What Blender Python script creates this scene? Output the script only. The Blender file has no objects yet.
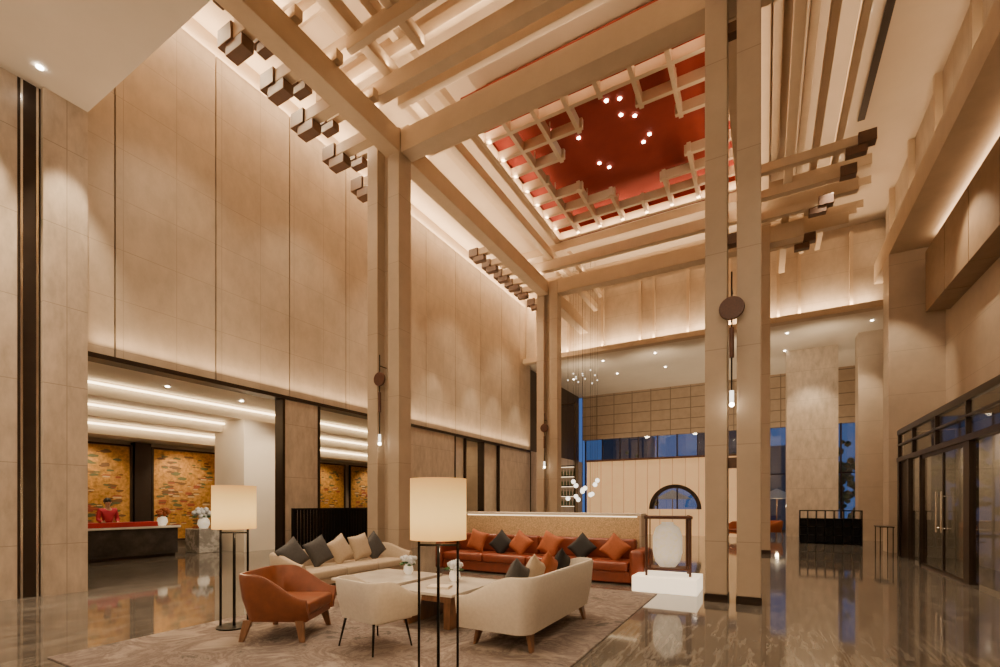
import bpy, bmesh, math, random
from mathutils import Vector, Matrix
random.seed(7)
SC=bpy.context.scene
COL=SC.collection
GL=.97
# ---------------------------------------------------------------- materials
def nodes_of(m):
    m.use_nodes=True
    return m.node_tree.nodes, m.node_tree.links
def mat(name,col,rough=.5,metal=0,nscale=3,namt=.12,bump=0,bscale=40,emit=None,estr=0,seam=None,coat=0,stretch=(1,1,1),seamdark=.45,spec=None,sw=.012):
    m=bpy.data.materials.new(name); N,L=nodes_of(m)
    b=N['Principled BSDF']; b.inputs['Roughness'].default_value=rough; b.inputs['Metallic'].default_value=metal
    if coat: b.inputs['Coat Weight'].default_value=coat
    if spec is not None: b.inputs['Specular IOR Level'].default_value=spec
    tc=N.new('ShaderNodeTexCoord'); mp=N.new('ShaderNodeMapping'); mp.inputs['Scale'].default_value=stretch
    L.new(tc.outputs['Object'],mp.inputs['Vector'])
    nz=N.new('ShaderNodeTexNoise'); nz.inputs['Scale'].default_value=nscale; nz.inputs['Detail'].default_value=8; nz.inputs['Roughness'].default_value=.62
    L.new(mp.outputs[0],nz.inputs['Vector'])
    rp=N.new('ShaderNodeValToRGB')
    rp.color_ramp.elements[0].position=.3; rp.color_ramp.elements[1].position=.7
    rp.color_ramp.elements[0].color=[c*(1-namt) for c in col]+[1]
    rp.color_ramp.elements[1].color=[min(1,c*(1+namt)) for c in col]+[1]
    L.new(nz.outputs['Fac'],rp.inputs[0])
    out=rp.outputs[0]
    if seam:
        sx=N.new('ShaderNodeSeparateXYZ'); L.new(tc.outputs['Object'],sx.inputs[0])
        for ax,per in seam:
            a=N.new('ShaderNodeMath'); a.operation='ADD'; a.inputs[1].default_value=100*per+per*.37; L.new(sx.outputs[ax],a.inputs[0])
            f=N.new('ShaderNodeMath'); f.operation='MODULO'; f.inputs[1].default_value=per; L.new(a.outputs[0],f.inputs[0])
            lt=N.new('ShaderNodeMath'); lt.operation='LESS_THAN'; lt.inputs[1].default_value=sw; L.new(f.outputs[0],lt.inputs[0])
            mx=N.new('ShaderNodeMix'); mx.data_type='RGBA'
            L.new(lt.outputs[0],mx.inputs['Factor']); L.new(out,mx.inputs['A']); mx.inputs['B'].default_value=[c*seamdark for c in col]+[1]
            out=mx.outputs['Result']
    L.new(out,b.inputs['Base Color'])
    if bump:
        n2=N.new('ShaderNodeTexNoise'); n2.inputs['Scale'].default_value=bscale; L.new(tc.outputs['Object'],n2.inputs['Vector'])
        bp=N.new('ShaderNodeBump'); bp.inputs['Strength'].default_value=bump; bp.inputs['Distance'].default_value=.01
        L.new(n2.outputs['Fac'],bp.inputs['Height']); L.new(bp.outputs[0],b.inputs['Normal'])
    if emit:
        b.inputs['Emission Color'].default_value=list(emit)+[1]; b.inputs['Emission Strength'].default_value=estr
    return m
def marble(name,c0,c1,c2,rough=.07,tile=None,scale=.45,vec=(1,1,1)):
    m=bpy.data.materials.new(name); N,L=nodes_of(m); b=N['Principled BSDF']
    tc=N.new('ShaderNodeTexCoord'); mp=N.new('ShaderNodeMapping'); mp.inputs['Rotation'].default_value=(0,0,.5); mp.inputs['Scale'].default_value=vec
    L.new(tc.outputs['Object'],mp.inputs[0])
    base=mp.outputs[0]
    if tile:
        sn=N.new('ShaderNodeVectorMath'); sn.operation='SNAP'; sn.inputs[1].default_value=(tile,tile,1); L.new(tc.outputs['Object'],sn.inputs[0])
        wn=N.new('ShaderNodeTexWhiteNoise'); L.new(sn.outputs[0],wn.inputs['Vector'])
        ad=N.new('ShaderNodeVectorMath'); ad.operation='MULTIPLY_ADD'; L.new(wn.outputs['Color'],ad.inputs[0]); ad.inputs[1].default_value=(.35,.35,.35); L.new(mp.outputs[0],ad.inputs[2])
        base=ad.outputs[0]
    n=N.new('ShaderNodeTexNoise'); n.inputs['Scale'].default_value=scale; n.inputs['Detail'].default_value=12; n.inputs['Roughness'].default_value=.68; n.inputs['Distortion'].default_value=.35
    L.new(base,n.inputs['Vector'])
    r=N.new('ShaderNodeValToRGB'); e=r.color_ramp.elements
    e[0].position=.25; e[0].color=list(c0)+[1]; e[1].position=.75; e[1].color=list(c0)+[1]
    mid=[(a+b_)/2 for a,b_ in zip(c0,c1)]
    for p,c in ((.34,c1),(.39,c0),(.43,mid),(.46,c2),(.49,mid),(.52,c0),(.55,c1),(.58,mid),(.61,c2),(.64,mid),(.69,c1)):
        q=e.new(p); q.color=list(c)+[1]
    L.new(n.outputs['Fac'],r.inputs[0]); out=r.outputs[0]
    if tile:
        sx=N.new('ShaderNodeSeparateXYZ'); L.new(tc.outputs['Object'],sx.inputs[0])
        for ax in (0,1):
            a=N.new('ShaderNodeMath'); a.operation='ADD'; a.inputs[1].default_value=100*tile; L.new(sx.outputs[ax],a.inputs[0])
            f=N.new('ShaderNodeMath'); f.operation='MODULO'; f.inputs[1].default_value=tile; L.new(a.outputs[0],f.inputs[0])
            lt=N.new('ShaderNodeMath'); lt.operation='LESS_THAN'; lt.inputs[1].default_value=.009; L.new(f.outputs[0],lt.inputs[0])
            mx=N.new('ShaderNodeMix'); mx.data_type='RGBA'; L.new(lt.outputs[0],mx.inputs['Factor']); L.new(out,mx.inputs['A']); mx.inputs['B'].default_value=[c*.45 for c in c0]+[1]
            out=mx.outputs['Result']
    L.new(out,b.inputs['Base Color']); b.inputs['Roughness'].default_value=rough
    b.inputs['Specular IOR Level'].default_value=.95
    return m
def emis(name,col,s):
    m=bpy.data.materials.new(name); N,L=nodes_of(m); N.remove(N['Principled BSDF'])
    e=N.new('ShaderNodeEmission'); e.inputs[0].default_value=list(col)+[1]; e.inputs[1].default_value=s
    L.new(e.outputs[0],N['Material Output'].inputs[0]); return m
def glass(name,tint=(.8,.85,.85),refl=.12):
    m=bpy.data.materials.new(name); N,L=nodes_of(m); N.remove(N['Principled BSDF'])
    t=N.new('ShaderNodeBsdfTransparent'); t.inputs[0].default_value=list(tint)+[1]
    g=N.new('ShaderNodeBsdfGlossy'); g.inputs['Roughness'].default_value=.02
    mx=N.new('ShaderNodeMixShader'); mx.inputs[0].default_value=refl
    L.new(t.outputs[0],mx.inputs[1]); L.new(g.outputs[0],mx.inputs[2]); L.new(mx.outputs[0],N['Material Output'].inputs[0]); return m
WARM=(1,.70,.42)
M={}
M['floor']=marble('marble_floor',(.088,.077,.067),(.125,.111,.097),(.20,.18,.157),.06,tile=1.2,scale=2.6,vec=(1,.12,1))
M['stone']=mat('beige_stone',(.52,.425,.33),.45,nscale=1.6,namt=.10,seam=[(2,1.35)],seamdark=.7)
M['stone2']=mat('veined_stone',(.51,.42,.33),.35,nscale=6,namt=.2,seam=[(2,1.35),(1,1.3)],seamdark=.65,stretch=(1,1,.4))
M['glossy']=mat('pale_glossy_panel',(.58,.5,.4),.12,nscale=4,namt=.12,spec=.8)
M['panel']=mat('wall_panel_stone',(.49,.40,.305),.55,nscale=3.0,namt=.13,bump=.1,bscale=60,stretch=(1,1,.6),seam=[(2,.95),(1,.925)],seamdark=.8,sw=.014)
M['cream']=mat('cream_wood',(.53,.41,.285),.5,nscale=2,namt=.08)
M['post']=mat('cream_post',(.46,.37,.275),.45,nscale=2,namt=.08,seam=[(2,1.5)],seamdark=.7)
M['brown']=mat('walnut_block',(.11,.052,.028),.45,nscale=4,namt=.2)
M['red']=mat('red_lacquer',(.25,.034,.021),.75,nscale=2,namt=.1,spec=.2)
M['ceil']=mat('ceiling_plaster',(.55,.445,.335),.7,nscale=1,namt=.04)
M['white']=mat('white_plaster',(.72,.64,.54),.6,nscale=1,namt=.04)
M['vest']=mat('vestibule_stone',(.55,.49,.41),.3,nscale=3,namt=.1,seam=[(1,1.3)],seamdark=.5)
M['dark']=mat('dark_bronze',(.04,.027,.02),.35,.6,namt=.15)
M['darkgap']=mat('dark_gap',(.06,.042,.03),.6)
M['gold']=mat('gold_leaf',(.50,.25,.06),.42,.45,nscale=9,namt=.5,bump=.2,bscale=25)
M['goldpat']=mat('patterned_bronze',(.62,.45,.26),.4,.35,nscale=45,namt=.4)
M['leather']=mat('cognac_leather',(.19,.038,.015),.38,nscale=7,namt=.18,bump=.1,bscale=90)
M['leather2']=mat('tan_leather',(.21,.062,.024),.38,nscale=7,namt=.18,bump=.1,bscale=90)
M['ivory']=mat('ivory_fabric',(.62,.565,.49),.8,nscale=30,namt=.07,bump=.2,bscale=200)
M['beige']=mat('beige_fabric',(.48,.39,.29),.8,nscale=30,namt=.07,bump=.2,bscale=200)
M['grey']=mat('charcoal_fabric',(.065,.065,.07),.85,nscale=30,namt=.15,bump=.2,bscale=200)
M['black']=mat('black_velvet',(.012,.012,.014),.8,nscale=30,namt=.2)
M['orange']=mat('orange_velvet',(.32,.085,.028),.75,nscale=20,namt=.15)
M['wood']=mat('oiled_wood',(.2,.095,.045),.4,nscale=6,namt=.3,stretch=(6,6,1))
M['redwood']=mat('reddish_timber',(.085,.032,.02),.4,nscale=6,namt=.25,stretch=(6,6,1))
M['metal']=mat('black_metal',(.012,.011,.011),.35,.7)
M['chrome']=mat('bright_metal',(.7,.68,.65),.15,1)
M['tabletop']=mat('white_marble_top',(.66,.61,.55),.12,nscale=3,namt=.12)
M['skin']=mat('skin',(.62,.36,.25),.5,namt=.04)
M['hair']=mat('black_hair',(.012,.01,.009),.4)
M['redcloth']=mat('red_uniform',(.5,.02,.05),.7)
M['redledge']=mat('red_lacquer_ledge',(.42,.02,.025),.3)
M['blackcloth']=mat('black_skirt',(.02,.018,.02),.8)
M['desk']=mat('dark_desk_stone',(.04,.034,.03),.2,nscale=4,namt=.4)
M['leaf']=mat('green_leaf',(.04,.12,.03),.5,nscale=10,namt=.4)
M['flower']=mat('pale_flower',(.62,.66,.72),.7,nscale=40,namt=.2)
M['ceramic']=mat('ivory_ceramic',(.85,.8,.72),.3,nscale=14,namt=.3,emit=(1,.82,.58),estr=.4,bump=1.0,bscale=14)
M['plinth']=mat('glowing_plinth',(.85,.78,.68),.5,emit=(1,.8,.55),estr=1.5)
M['strip']=emis('led_strip',(1,.72,.4),9)
M['strips']=emis('led_strip_soft',(1,.74,.44),3)
M['bulb']=emis('bulb',(1,.8,.55),40)
M['dl']=emis('downlight_lens',(1,.85,.66),30)
M['globe']=emis('opal_globe',(1,.88,.7),3)
M['glass']=glass('clear_glass')
M['glassd']=glass('door_glass',(.88,.86,.82),.2)
M['lit']=mat('backlit_lattice',(.58,.42,.26),.6,nscale=2,emit=(1,.56,.24),estr=.55,seam=[(0,.59)],seamdark=.3,sw=.05)
M['blind']=mat('roller_blind',(.36,.27,.19),.8,seam=[(0,1.15),(2,.62)],seamdark=.5,sw=.05)
M['green']=mat('green_mural',(.10,.10,.035),.6); M['mred']=mat('mural_red',(.28,.055,.025),.6); M['mwhite']=mat('mural_white',(.6,.42,.2),.6)
M['mbrown']=mat('mural_brown',(.14,.065,.02),.6)
M['build']=mat('far_building',(.03,.035,.05),.7,emit=(.2,.3,.6),estr=.06)
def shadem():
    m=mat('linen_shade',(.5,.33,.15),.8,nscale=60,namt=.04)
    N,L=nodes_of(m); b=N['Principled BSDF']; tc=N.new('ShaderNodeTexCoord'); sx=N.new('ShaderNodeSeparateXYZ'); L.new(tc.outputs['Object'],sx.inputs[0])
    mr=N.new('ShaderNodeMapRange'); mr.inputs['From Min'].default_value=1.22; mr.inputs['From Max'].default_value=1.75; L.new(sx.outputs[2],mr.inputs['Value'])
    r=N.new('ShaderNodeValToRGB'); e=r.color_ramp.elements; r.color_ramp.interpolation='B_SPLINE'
    e[0].position=0; e[0].color=(.55,.24,.04,1); e[1].position=1; e[1].color=(.30,.115,.018,1); q=e.new(.4); q.color=(1.0,.64,.2,1)  # bulb glow painted into the linen as an emission gradient by height
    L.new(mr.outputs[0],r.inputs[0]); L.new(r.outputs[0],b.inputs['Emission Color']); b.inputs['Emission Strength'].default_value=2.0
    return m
M['shade']=shadem()
def rugm():
    m=bpy.data.materials.new('rug_pattern'); N,L=nodes_of(m); b=N['Principled BSDF']
    tc=N.new('ShaderNodeTexCoord'); n=N.new('ShaderNodeTexNoise'); n.inputs['Scale'].default_value=1.5; n.inputs['Detail'].default_value=12; n.inputs['Distortion'].default_value=1.6; n.inputs['Roughness'].default_value=.7
    L.new(tc.outputs['Object'],n.inputs[0]); r=N.new('ShaderNodeValToRGB'); e=r.color_ramp.elements
    e[0].position=.38; e[0].color=(.09,.075,.068,1); e[1].position=.62; e[1].color=(.30,.25,.215,1)
    q=e.new(.45); q.color=(.24,.195,.17,1); q=e.new(.51); q.color=(.13,.098,.088,1)
    L.new(n.outputs[0],r.inputs[0]); L.new(r.outputs[0],b.inputs['Base Color']); b.inputs['Roughness'].default_value=.95
    n2=N.new('ShaderNodeTexNoise'); n2.inputs['Scale'].default_value=250; bp=N.new('ShaderNodeBump'); bp.inputs['Strength'].default_value=.4; bp.inputs['Distance'].default_value=.01
    L.new(tc.outputs['Object'],n2.inputs[0]); L.new(n2.outputs[0],bp.inputs['Height']); L.new(bp.outputs[0],b.inputs['Normal'])
    return m
M['rug']=rugm()
# ---------------------------------------------------------------- builders
def mesh_obj(name,verts,faces,mats,parent=None,loc=(0,0,0),rot=(0,0,0),smooth=False,fm=None,**props):
    me=bpy.data.meshes.new(name); me.from_pydata([tuple(v) for v in verts],[],faces); me.update()
    if not isinstance(mats,(list,tuple)): mats=[mats]
    for x in mats: me.materials.append(x)
    if fm:
        for p,i in zip(me.polygons,fm): p.material_index=i
    if smooth:
        for p in me.polygons: p.use_smooth=True
    o=bpy.data.objects.new(name,me); o.location=loc; o.rotation_euler=rot
    COL.objects.link(o)
    if parent: o.parent=parent
    for k,v in props.items(): o[k]=v
    return o
BF=[(0,3,2,1),(4,5,6,7),(0,1,5,4),(1,2,6,5),(2,3,7,6),(3,0,4,7)]
def bverts(b):
    x0,x1,y0,y1,z0,z1=b
    return [(x0,y0,z0),(x1,y0,z0),(x1,y1,z0),(x0,y1,z0),(x0,y0,z1),(x1,y0,z1),(x1,y1,z1),(x0,y1,z1)]
def boxes(name,bl,m,parent=None,loc=(0,0,0),rot=(0,0,0),bevel=0,seg=2,smooth=False,**p):
    V=[];F=[];fm=[]
    for b in bl:
        k=len(V); mi=0
        if len(b)==7: mi=b[6]; b=b[:6]
        V+=bverts(b); F+=[tuple(k+i for i in f) for f in BF]; fm+=[mi]*6
    o=mesh_obj(name,V,F,m,parent,loc,rot,smooth=smooth,fm=fm,**p)
    if bevel:
        md=o.modifiers.new('bev','BEVEL'); md.width=bevel; md.segments=seg; md.limit_method='ANGLE'
    return o
def wbox(name,b,m,bevel=0,parts=None,**p):
    x0,x1,y0,y1,z0,z1=b; c=((x0+x1)/2,(y0+y1)/2,z0)
    return boxes(name,[(x0-c[0],x1-c[0],y0-c[1],y1-c[1],0,z1-z0)],m,loc=c,bevel=bevel,**p)
def struct(name,bl,m): return boxes(name,bl,m,kind='structure')
def thing(name,label,cat,loc=(0,0,0),rz=0,**p):
    e=bpy.data.objects.new(name,None); e.location=loc; e.rotation_euler=(0,0,rz); e.empty_display_size=.1
    COL.objects.link(e); e['label']=label; e['category']=cat
    for k,v in p.items(): e[k]=v
    return e
def copy_thing(root,loc,rz=None,label=None):
    def rec(o,par):
        c=o.copy(); COL.objects.link(c)
        if par: c.parent=par
        for ch in kids[o.name]: rec(ch,c)
        return c
    kids={}
    def gather(o):
        kids[o.name]=[x for x in bpy.data.objects if x.parent==o]
        for x in kids[o.name]: gather(x)
    gather(root)
    c=rec(root,None); c.location=loc
    if rz is not None: c.rotation_euler=(root.rotation_euler[0],root.rotation_euler[1],rz)
    if label: c['label']=label
    return c
def lathe(name,prof,m,parent=None,loc=(0,0,0),seg=24,rot=(0,0,0),**p):
    V=[];F=[]
    for r,z in prof:
        for i in range(seg):
            a=2*math.pi*i/seg; V.append((r*math.cos(a),r*math.sin(a),z))
    for j in range(len(prof)-1):
        for i in range(seg):
            F.append((j*seg+i,j*seg+(i+1)%seg,(j+1)*seg+(i+1)%seg,(j+1)*seg+i))
    if prof[0][0]>1e-4: F.append(tuple(reversed(range(seg))))
    if prof[-1][0]>1e-4: F.append(tuple((len(prof)-1)*seg+i for i in range(seg)))
    o=mesh_obj(name,V,F,m,parent,loc,rot,smooth=True,**p)
    md=o.modifiers.new('es','EDGE_SPLIT'); md.split_angle=.7
    return o
def rod(name,a,b,r1,r2,m,parent=None,seg=12,**p):
    a=Vector(a);b=Vector(b);d=(b-a); q=d.to_track_quat('Z','Y'); h=d.length
    V=[];F=[]
    for r,z in((r1,0),(r2,h)):
        for i in range(seg):
            t=2*math.pi*i/seg; V.append(a+q@Vector((r*math.cos(t),r*math.sin(t),z)))
    for i in range(seg): F.append((i,(i+1)%seg,seg+(i+1)%seg,seg+i))
    F.append(tuple(reversed(range(seg)))); F.append(tuple(seg+i for i in range(seg)))
    o=mesh_obj(name,V,F,m,parent,smooth=True,**p)
    md=o.modifiers.new('es','EDGE_SPLIT'); md.split_angle=.7
    return o
def strut(name,pts,wx,wy,m,parent):
    V=[];F=[]
    for x,y,z,s in pts:
        a=wx*s;b=wy*s
        V+=[(x-a,y-b,z),(x+a,y-b,z),(x+a,y+b,z),(x-a,y+b,z)]
    for k in range(len(pts)-1):
        for i in range(4): F.append((4*k+i,4*k+(i+1)%4,4*k+4+(i+1)%4,4*k+4+i))
    F.append((3,2,1,0)); n=4*(len(pts)-1); F.append((n,n+1,n+2,n+3))
    o=mesh_obj(name,V,F,m,parent); md=o.modifiers.new('b','BEVEL'); md.width=.004; return o
def blob(name,centers,m,parent=None,sub=2,loc=(0,0,0),**p):
    bm=bmesh.new()
    for c in centers:
        x,y,z,r=c[:4]; s=c[4] if len(c)>4 else (1,1,1)
        bmesh.ops.create_icosphere(bm,subdivisions=sub,radius=r,matrix=Matrix.Translation((x,y,z))@Matrix.Diagonal((s[0],s[1],s[2],1)))
    me=bpy.data.meshes.new(name); bm.to_mesh(me); bm.free(); me.materials.append(m)
    for q in me.polygons: q.use_smooth=True
    o=bpy.data.objects.new(name,me); o.location=loc; COL.objects.link(o)
    if parent:o.parent=parent
    for k,v in p.items(): o[k]=v
    return o
def pillow(loc,rz,tilt,m,label,group,size=.46,th=.15,roll=0):
    n=12;V=[];F=[]
    def idx(s,i,j): return s*(n+1)*(n+1)+i*(n+1)+j
    for s in (1,-1):
        for i in range(n+1):
            for j in range(n+1):
                u=2*i/n-1;v=2*j/n-1
                t=((1-u**4)*(1-v**4))**.6*th/2+.006
                pin=1-.10*(1-abs(u*v))*max(abs(u),abs(v))**2*.9
                V.append((u*size/2*pin,s*t,v*size/2*pin+size/2))
    for i in range(n):
        for j in range(n):
            F.append((idx(0,i,j),idx(0,i,j+1),idx(0,i+1,j+1),idx(0,i+1,j)))
            F.append((idx(1,i,j),idx(1,i+1,j),idx(1,i+1,j+1),idx(1,i,j+1)))
    for i in range(n):
        for (a,b) in(((i,0),(i+1,0)),((i,n),(i+1,n)),((0,i),(0,i+1)),((n,i),(n,i+1))):
            F.append((idx(0,*a),idx(0,*b),idx(1,*b),idx(1,*a)))
    o=mesh_obj('throw_pillow',V,F,m,None,loc,(0,0,0),smooth=True)
    o.rotation_euler=(Matrix.Rotation(rz,3,'Z')@Matrix.Rotation(tilt,3,'X')@Matrix.Rotation(roll,3,'Y')).to_euler()
    me=o.data; bm=bmesh.new(); bm.from_mesh(me); bmesh.ops.recalc_face_normals(bm,faces=bm.faces); bm.to_mesh(me); bm.free()
    o['label']=label;o['category']='cushion';o['group']=group
    return o
def shell(name,W,Dp,r,t,z0,zb,za,lean,m,parent,flat=0.35,front=None):
    pts=[]
    hw=W/2;hd=Dp/2
    ns=12;na=14
    for i in range(ns): pts.append(((-hw,hd-(Dp-r)*i/ns),(-1,0)))
    for i in range(na+1):
        a=math.pi+ (math.pi/2)*i/na
        pts.append(((-hw+r+r*math.cos(a),-hd+r+r*math.sin(a)),(math.cos(a),math.sin(a))))
    nb=6
    for i in range(1,nb): pts.append(((-hw+r+(W-2*r)*i/nb,-hd),(0,-1)))
    for i in range(na+1):
        a=1.5*math.pi+(math.pi/2)*i/na
        pts.append(((hw-r+r*math.cos(a),-hd+r+r*math.sin(a)),(math.cos(a),math.sin(a))))
    for i in range(1,ns+1): pts.append(((hw,-hd+r+(Dp-r)*i/ns),(1,0)))
    V=[];F=[]
    for (x,y),(nx,ny) in pts:
        s=min(1,max(0,(hd-y)/Dp)); s=min(1,s/(1-flat)) ; s=s*s*(3-2*s)
        h=za+(zb-za)*s
        zc=z0+(h-z0)*.5
        V+=[(x-nx*lean,y-ny*lean,z0),(x-nx*lean*.3,y-ny*lean*.3,zc),(x,y,h-.02),(x-nx*t*.25,y-ny*t*.25,h+.01),(x-nx*t*.75,y-ny*t*.75,h+.01),(x-nx*t,y-ny*t,h-.02),(x-nx*(t+lean*.5),y-ny*(t+lean*.5),zc),(x-nx*(t+lean),y-ny*(t+lean),z0)]
    n=8
    for k in range(len(pts)-1):
        for i in range(n): F.append((n*k+i,n*k+(i+1)%n,n*(k+1)+(i+1)%n,n*(k+1)+i))
    F.append(tuple(range(n))); q=n*(len(pts)-1); F.append(tuple(q+i for i in reversed(range(n))))
    o=mesh_obj(name,V,F,m,parent,smooth=True)
    bm=bmesh.new(); bm.from_mesh(o.data); bmesh.ops.recalc_face_normals(bm,faces=bm.faces); bm.to_mesh(o.data); bm.free()
    md=o.modifiers.new('es','EDGE_SPLIT'); md.split_angle=1.0
    return o
def area(loc,rot,sx,sy,power,col=WARM,spread=None):
    l=bpy.data.lights.new('area_lamp','AREA'); l.shape='RECTANGLE'; l.size=sx; l.size_y=sy; l.energy=power*GL; l.color=col
    if spread: l.spread=spread
    o=bpy.data.objects.new('area_lamp',l); o.location=loc; o.rotation_euler=rot; COL.objects.link(o); return o
def spot(loc,power,ang=60,blend=.6,target=None,col=(1,.77,.51),r=.06):
    l=bpy.data.lights.new('spot_lamp','SPOT'); l.energy=power*GL; l.spot_size=math.radians(ang); l.spot_blend=blend; l.color=col; l.shadow_soft_size=r
    o=bpy.data.objects.new('spot_lamp',l); o.location=loc; COL.objects.link(o)
    if target: o.rotation_euler=(Vector(target)-Vector(loc)).to_track_quat('-Z','Y').to_euler()
    return o
def point(loc,power,col=WARM,r=.1):
    l=bpy.data.lights.new('point_lamp','POINT'); l.energy=power*GL; l.color=col; l.shadow_soft_size=r
    o=bpy.data.objects.new('point_lamp',l); o.location=loc; COL.objects.link(o); return o
UP=(math.pi,0,0)
# ---------------------------------------------------------------- shell of the room
XL=-10.55; XR=4.7
struct('floor',[(-18.5,12,-6,34,-.2,0)],M['floor'])
lw=[(XL-.3,XL,-6,2.84,0,8.45),(XL-.35,XL+.12,3.12,3.71,0,8.45)]
for a,b in ((7.75,8.74),(11.4,12.5),(12.6,15.2),(18.8,22.0),(22.0,30)):
    lw.append((XL-.4,XL-.02,a,b,0,4.24))
struct('wall_left',lw,M['stone2'])
struct('wall_left_bay',[(XL-.4,XL-.1,15.3,15.95,0,4.24),(XL-.4,XL-.14,17.45,18.75,0,4.24)],M['glossy'])
up=[]
y=2.31
while y<21.9:
    e=min(y+1.85,22.0)
    up.append((XL-.25,XL,max(y,3.71)+.014,e-.014,4.24,11.4)); y+=1.85
struct('wall_left_upper',up,M['panel'])
struct('wall_left_backing',[(XL-.45,XL-.26,3.71,30,4.3,12.1)],M['darkgap'])
struct('wall_left_cove',[(XL-.26,XL-.2,3.71,22,11.35,12.1)],M['ceil'])
struct('trim_1',[(XL-.2,XL+.01,2.84,3.12,0,8.45)],M['dark'])
struct('trim_2',[(XL-.35,XL+.03,3.71,22,4.17,4.26)],M['dark'])
tr=[]
for a in (7.66,8.74,11.3,12.5,15.2,15.95,17.35,18.72,22.0): tr.append((XL-.3,XL+.005,a,a+.07,0,4.2))
struct('trim_3',tr,M['dark'])
struct('trim_6',[(XL-.1,XL+.03,2.87,2.90,0,8.45),(XL-.1,XL+.03,3.06,3.09,0,8.45)],M['chrome'])
struct('ceiling_reception',[(-18.5,XL-.3,-2,22,4.6,4.8)],M['white'])
struct('ceiling_reception_step',[(-18,-14.5,-2,22,4.22,4.6),(-18,-15.5,-2,22,3.86,4.22),(-18,-16.4,-2,22,3.5,3.86)],M['white'])
struct('wall_reception_back',[(-18.2,-17.5,-2,22,0,4.6)],M['stone'])
struct('wall_reception_end',[(-18,XL-.3,21.8,22.1,0,4.6)],M['stone'])
struct('wall_reception_near',[(-18,XL-.3,-2.2,-1.9,0,4.6)],M['stone'])
for i,(x,z) in enumerate(((-14.44,4.56),(-15.44,4.18),(-16.34,3.82))):
    b=wbox('cove_light_strip',(x,x+.05,-1.5,21.5,z-.07,z-.02),M['strip']); b['label']='warm linear LED strip on the stepped reception ceiling'; b['category']='strip light'; b['group']='reception cove strips'
c=wbox('reception_pillar',(-15.95,-14.35,9.05,10.4,0,4.21),M['white']); c['label']='pale stone square pillar beside the reception desk'; c['category']='pillar'
struct('wall_back_upper',[(XL,XR,21.5,21.7,8.6,11.45),(XL,XR+.3,22.0,22.1,8.9,12.2)],M['panel'])
struct('ceiling_lounge',[(-11,XR+7,21.72,30.4,8.6,8.9)],M['white'])
for x in (-10.0,-8.3,-6.6,-4.9,-4.3,-2.9,-1.3,.4,1.1,2.7,4.3):
    o=wbox('wall_fin',(x,x+.1,21.3,21.5,8.72,11.45),M['cream']); o['label']='vertical cream fin on the upper wall'; o['category']='wall fin'; o['group']='upper wall fins'
struct('trim_4',[(XL,XR,21.1,21.5,8.5,8.72)],M['cream'])
struct('wall_back',[(XL,12,30,30.3,5.7,8.7)],M['blind'])
for i in range(14):
    x=-10.4+1.15*i
    struct('window_%d'%(i+1),[(x,x+.07,30,30.12,0,5.7),(x,x+1.15,30.02,30.1,3.1,3.16),(x,x+1.15,30.02,30.1,0,.08),(x+.07,x+1.15,30.05,30.06,.08,5.7,1)],[M['dark'],M['glass']])
struct('ceiling',[(-11.2,XR+.5,3.71,22.1,12.0,12.2)],M['ceil'])
struct('ceiling_near',[(-10.9,XR+.5,-6,3.71,8.45,12.2)],M['white'])
struct('wall_near',[(-11,XR+.5,-6.2,-6,0,8.5)],M['stone'])
struct('wall_right',[(XR,XR+.2,-6,18.8,0,12),(3.37,XR+.2,18.8,19.6,0,9.3),(3.37,4.3,24.3,25.1,0,8.6),(XR,XR+.2,19.6,30,0,12)],M['stone'])
struct('wall_right_upper',[(3.75,XR-.01,3.72,21.4,10.0,12)],M['panel'])
struct('trim_5',[(3.37,3.95,-5,21.1,9.3,10.0),(3.95,XR,-5,21.1,9.3,9.42)],M['cream'])
for k in range(7):
    y=5.6+2.4*k
    o=wbox('wall_fin',(3.6,3.75,y,y+.1,10.0,12),M['cream']); o['label']='straight vertical cream fin above the side wall beam'; o['category']='wall fin'; o['group']='side wall fins'
mp_=mat('tan_panel',(.30,.205,.13),.5)
for i in range(6):
    y=8.2+1.7*i
    o=wbox('wall_panel_box',(4.15,4.7,y+.015,min(y+1.685,18.7),7.2,9.0),mp_); o['label']='tan timber-faced box panel high on the side wall'; o['category']='wall panel'; o['group']='high side wall panels'
# ---------------------------------------------------------------- beams
def beam(b,label='long cream timber ceiling beam',grp='ceiling beams'):
    o=wbox('ceiling_beam',b,M['cream'],bevel=.012); o['label']=label;o['category']='beam';o['group']=grp; return o
beam((-7.1,3.3,8.12,8.5,9.4,9.9),'deep cream beam across the column heads')
beam((-7.1,1.0,16.42,16.8,9.4,9.9),'deep cream beam across the column heads')
beam((-7.5,-7.12,3.8,8.11,9.4,9.9),'deep cream beam along the column heads')
beam((-7.5,-7.12,8.52,16.4,9.4,9.9),'deep cream beam along the column heads')
beam((-7.5,-7.12,16.82,21,9.4,9.9),'deep cream beam along the column heads')
for a,b in ((3.8,8.11),(8.52,16.4),(16.82,21)): beam((-.63,-.25,a,b,9.4,9.9),'deep cream beam along the column heads')
z0,z1=9.98,10.32
for y in (7.3,8.98,15.75,17.5): beam((-7.8,2.2,y,y+.22,z0,z1))
for y in (7.78,6.35): beam((-6.9,2.2,y,y+.14,10.1,10.35))
for x in (-8.15,-6.85,-.1,.45): beam((x,x+.2,3.8,21,z0+.35,z1+.3))
for x in (-5.9,-3.9,-1.9): beam((x,x+.16,3.8,7.25,10.36,10.6))
z0,z1=10.62,10.9
for y in (5.4,6.7,9.5,15.85,18.3): beam((-8.9,2.5,y,y+.2,z0,z1))
for y in (4.3,5.85,7.3): beam((-8.9,2.5,y,y+.13,z0+.03,z1))
for x in (-8.75,-6.6,1.1,1.6): beam((x,x+.16,3.8,21,z0+.29,z1+.25))
z0,z1=11.2,11.45
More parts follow.
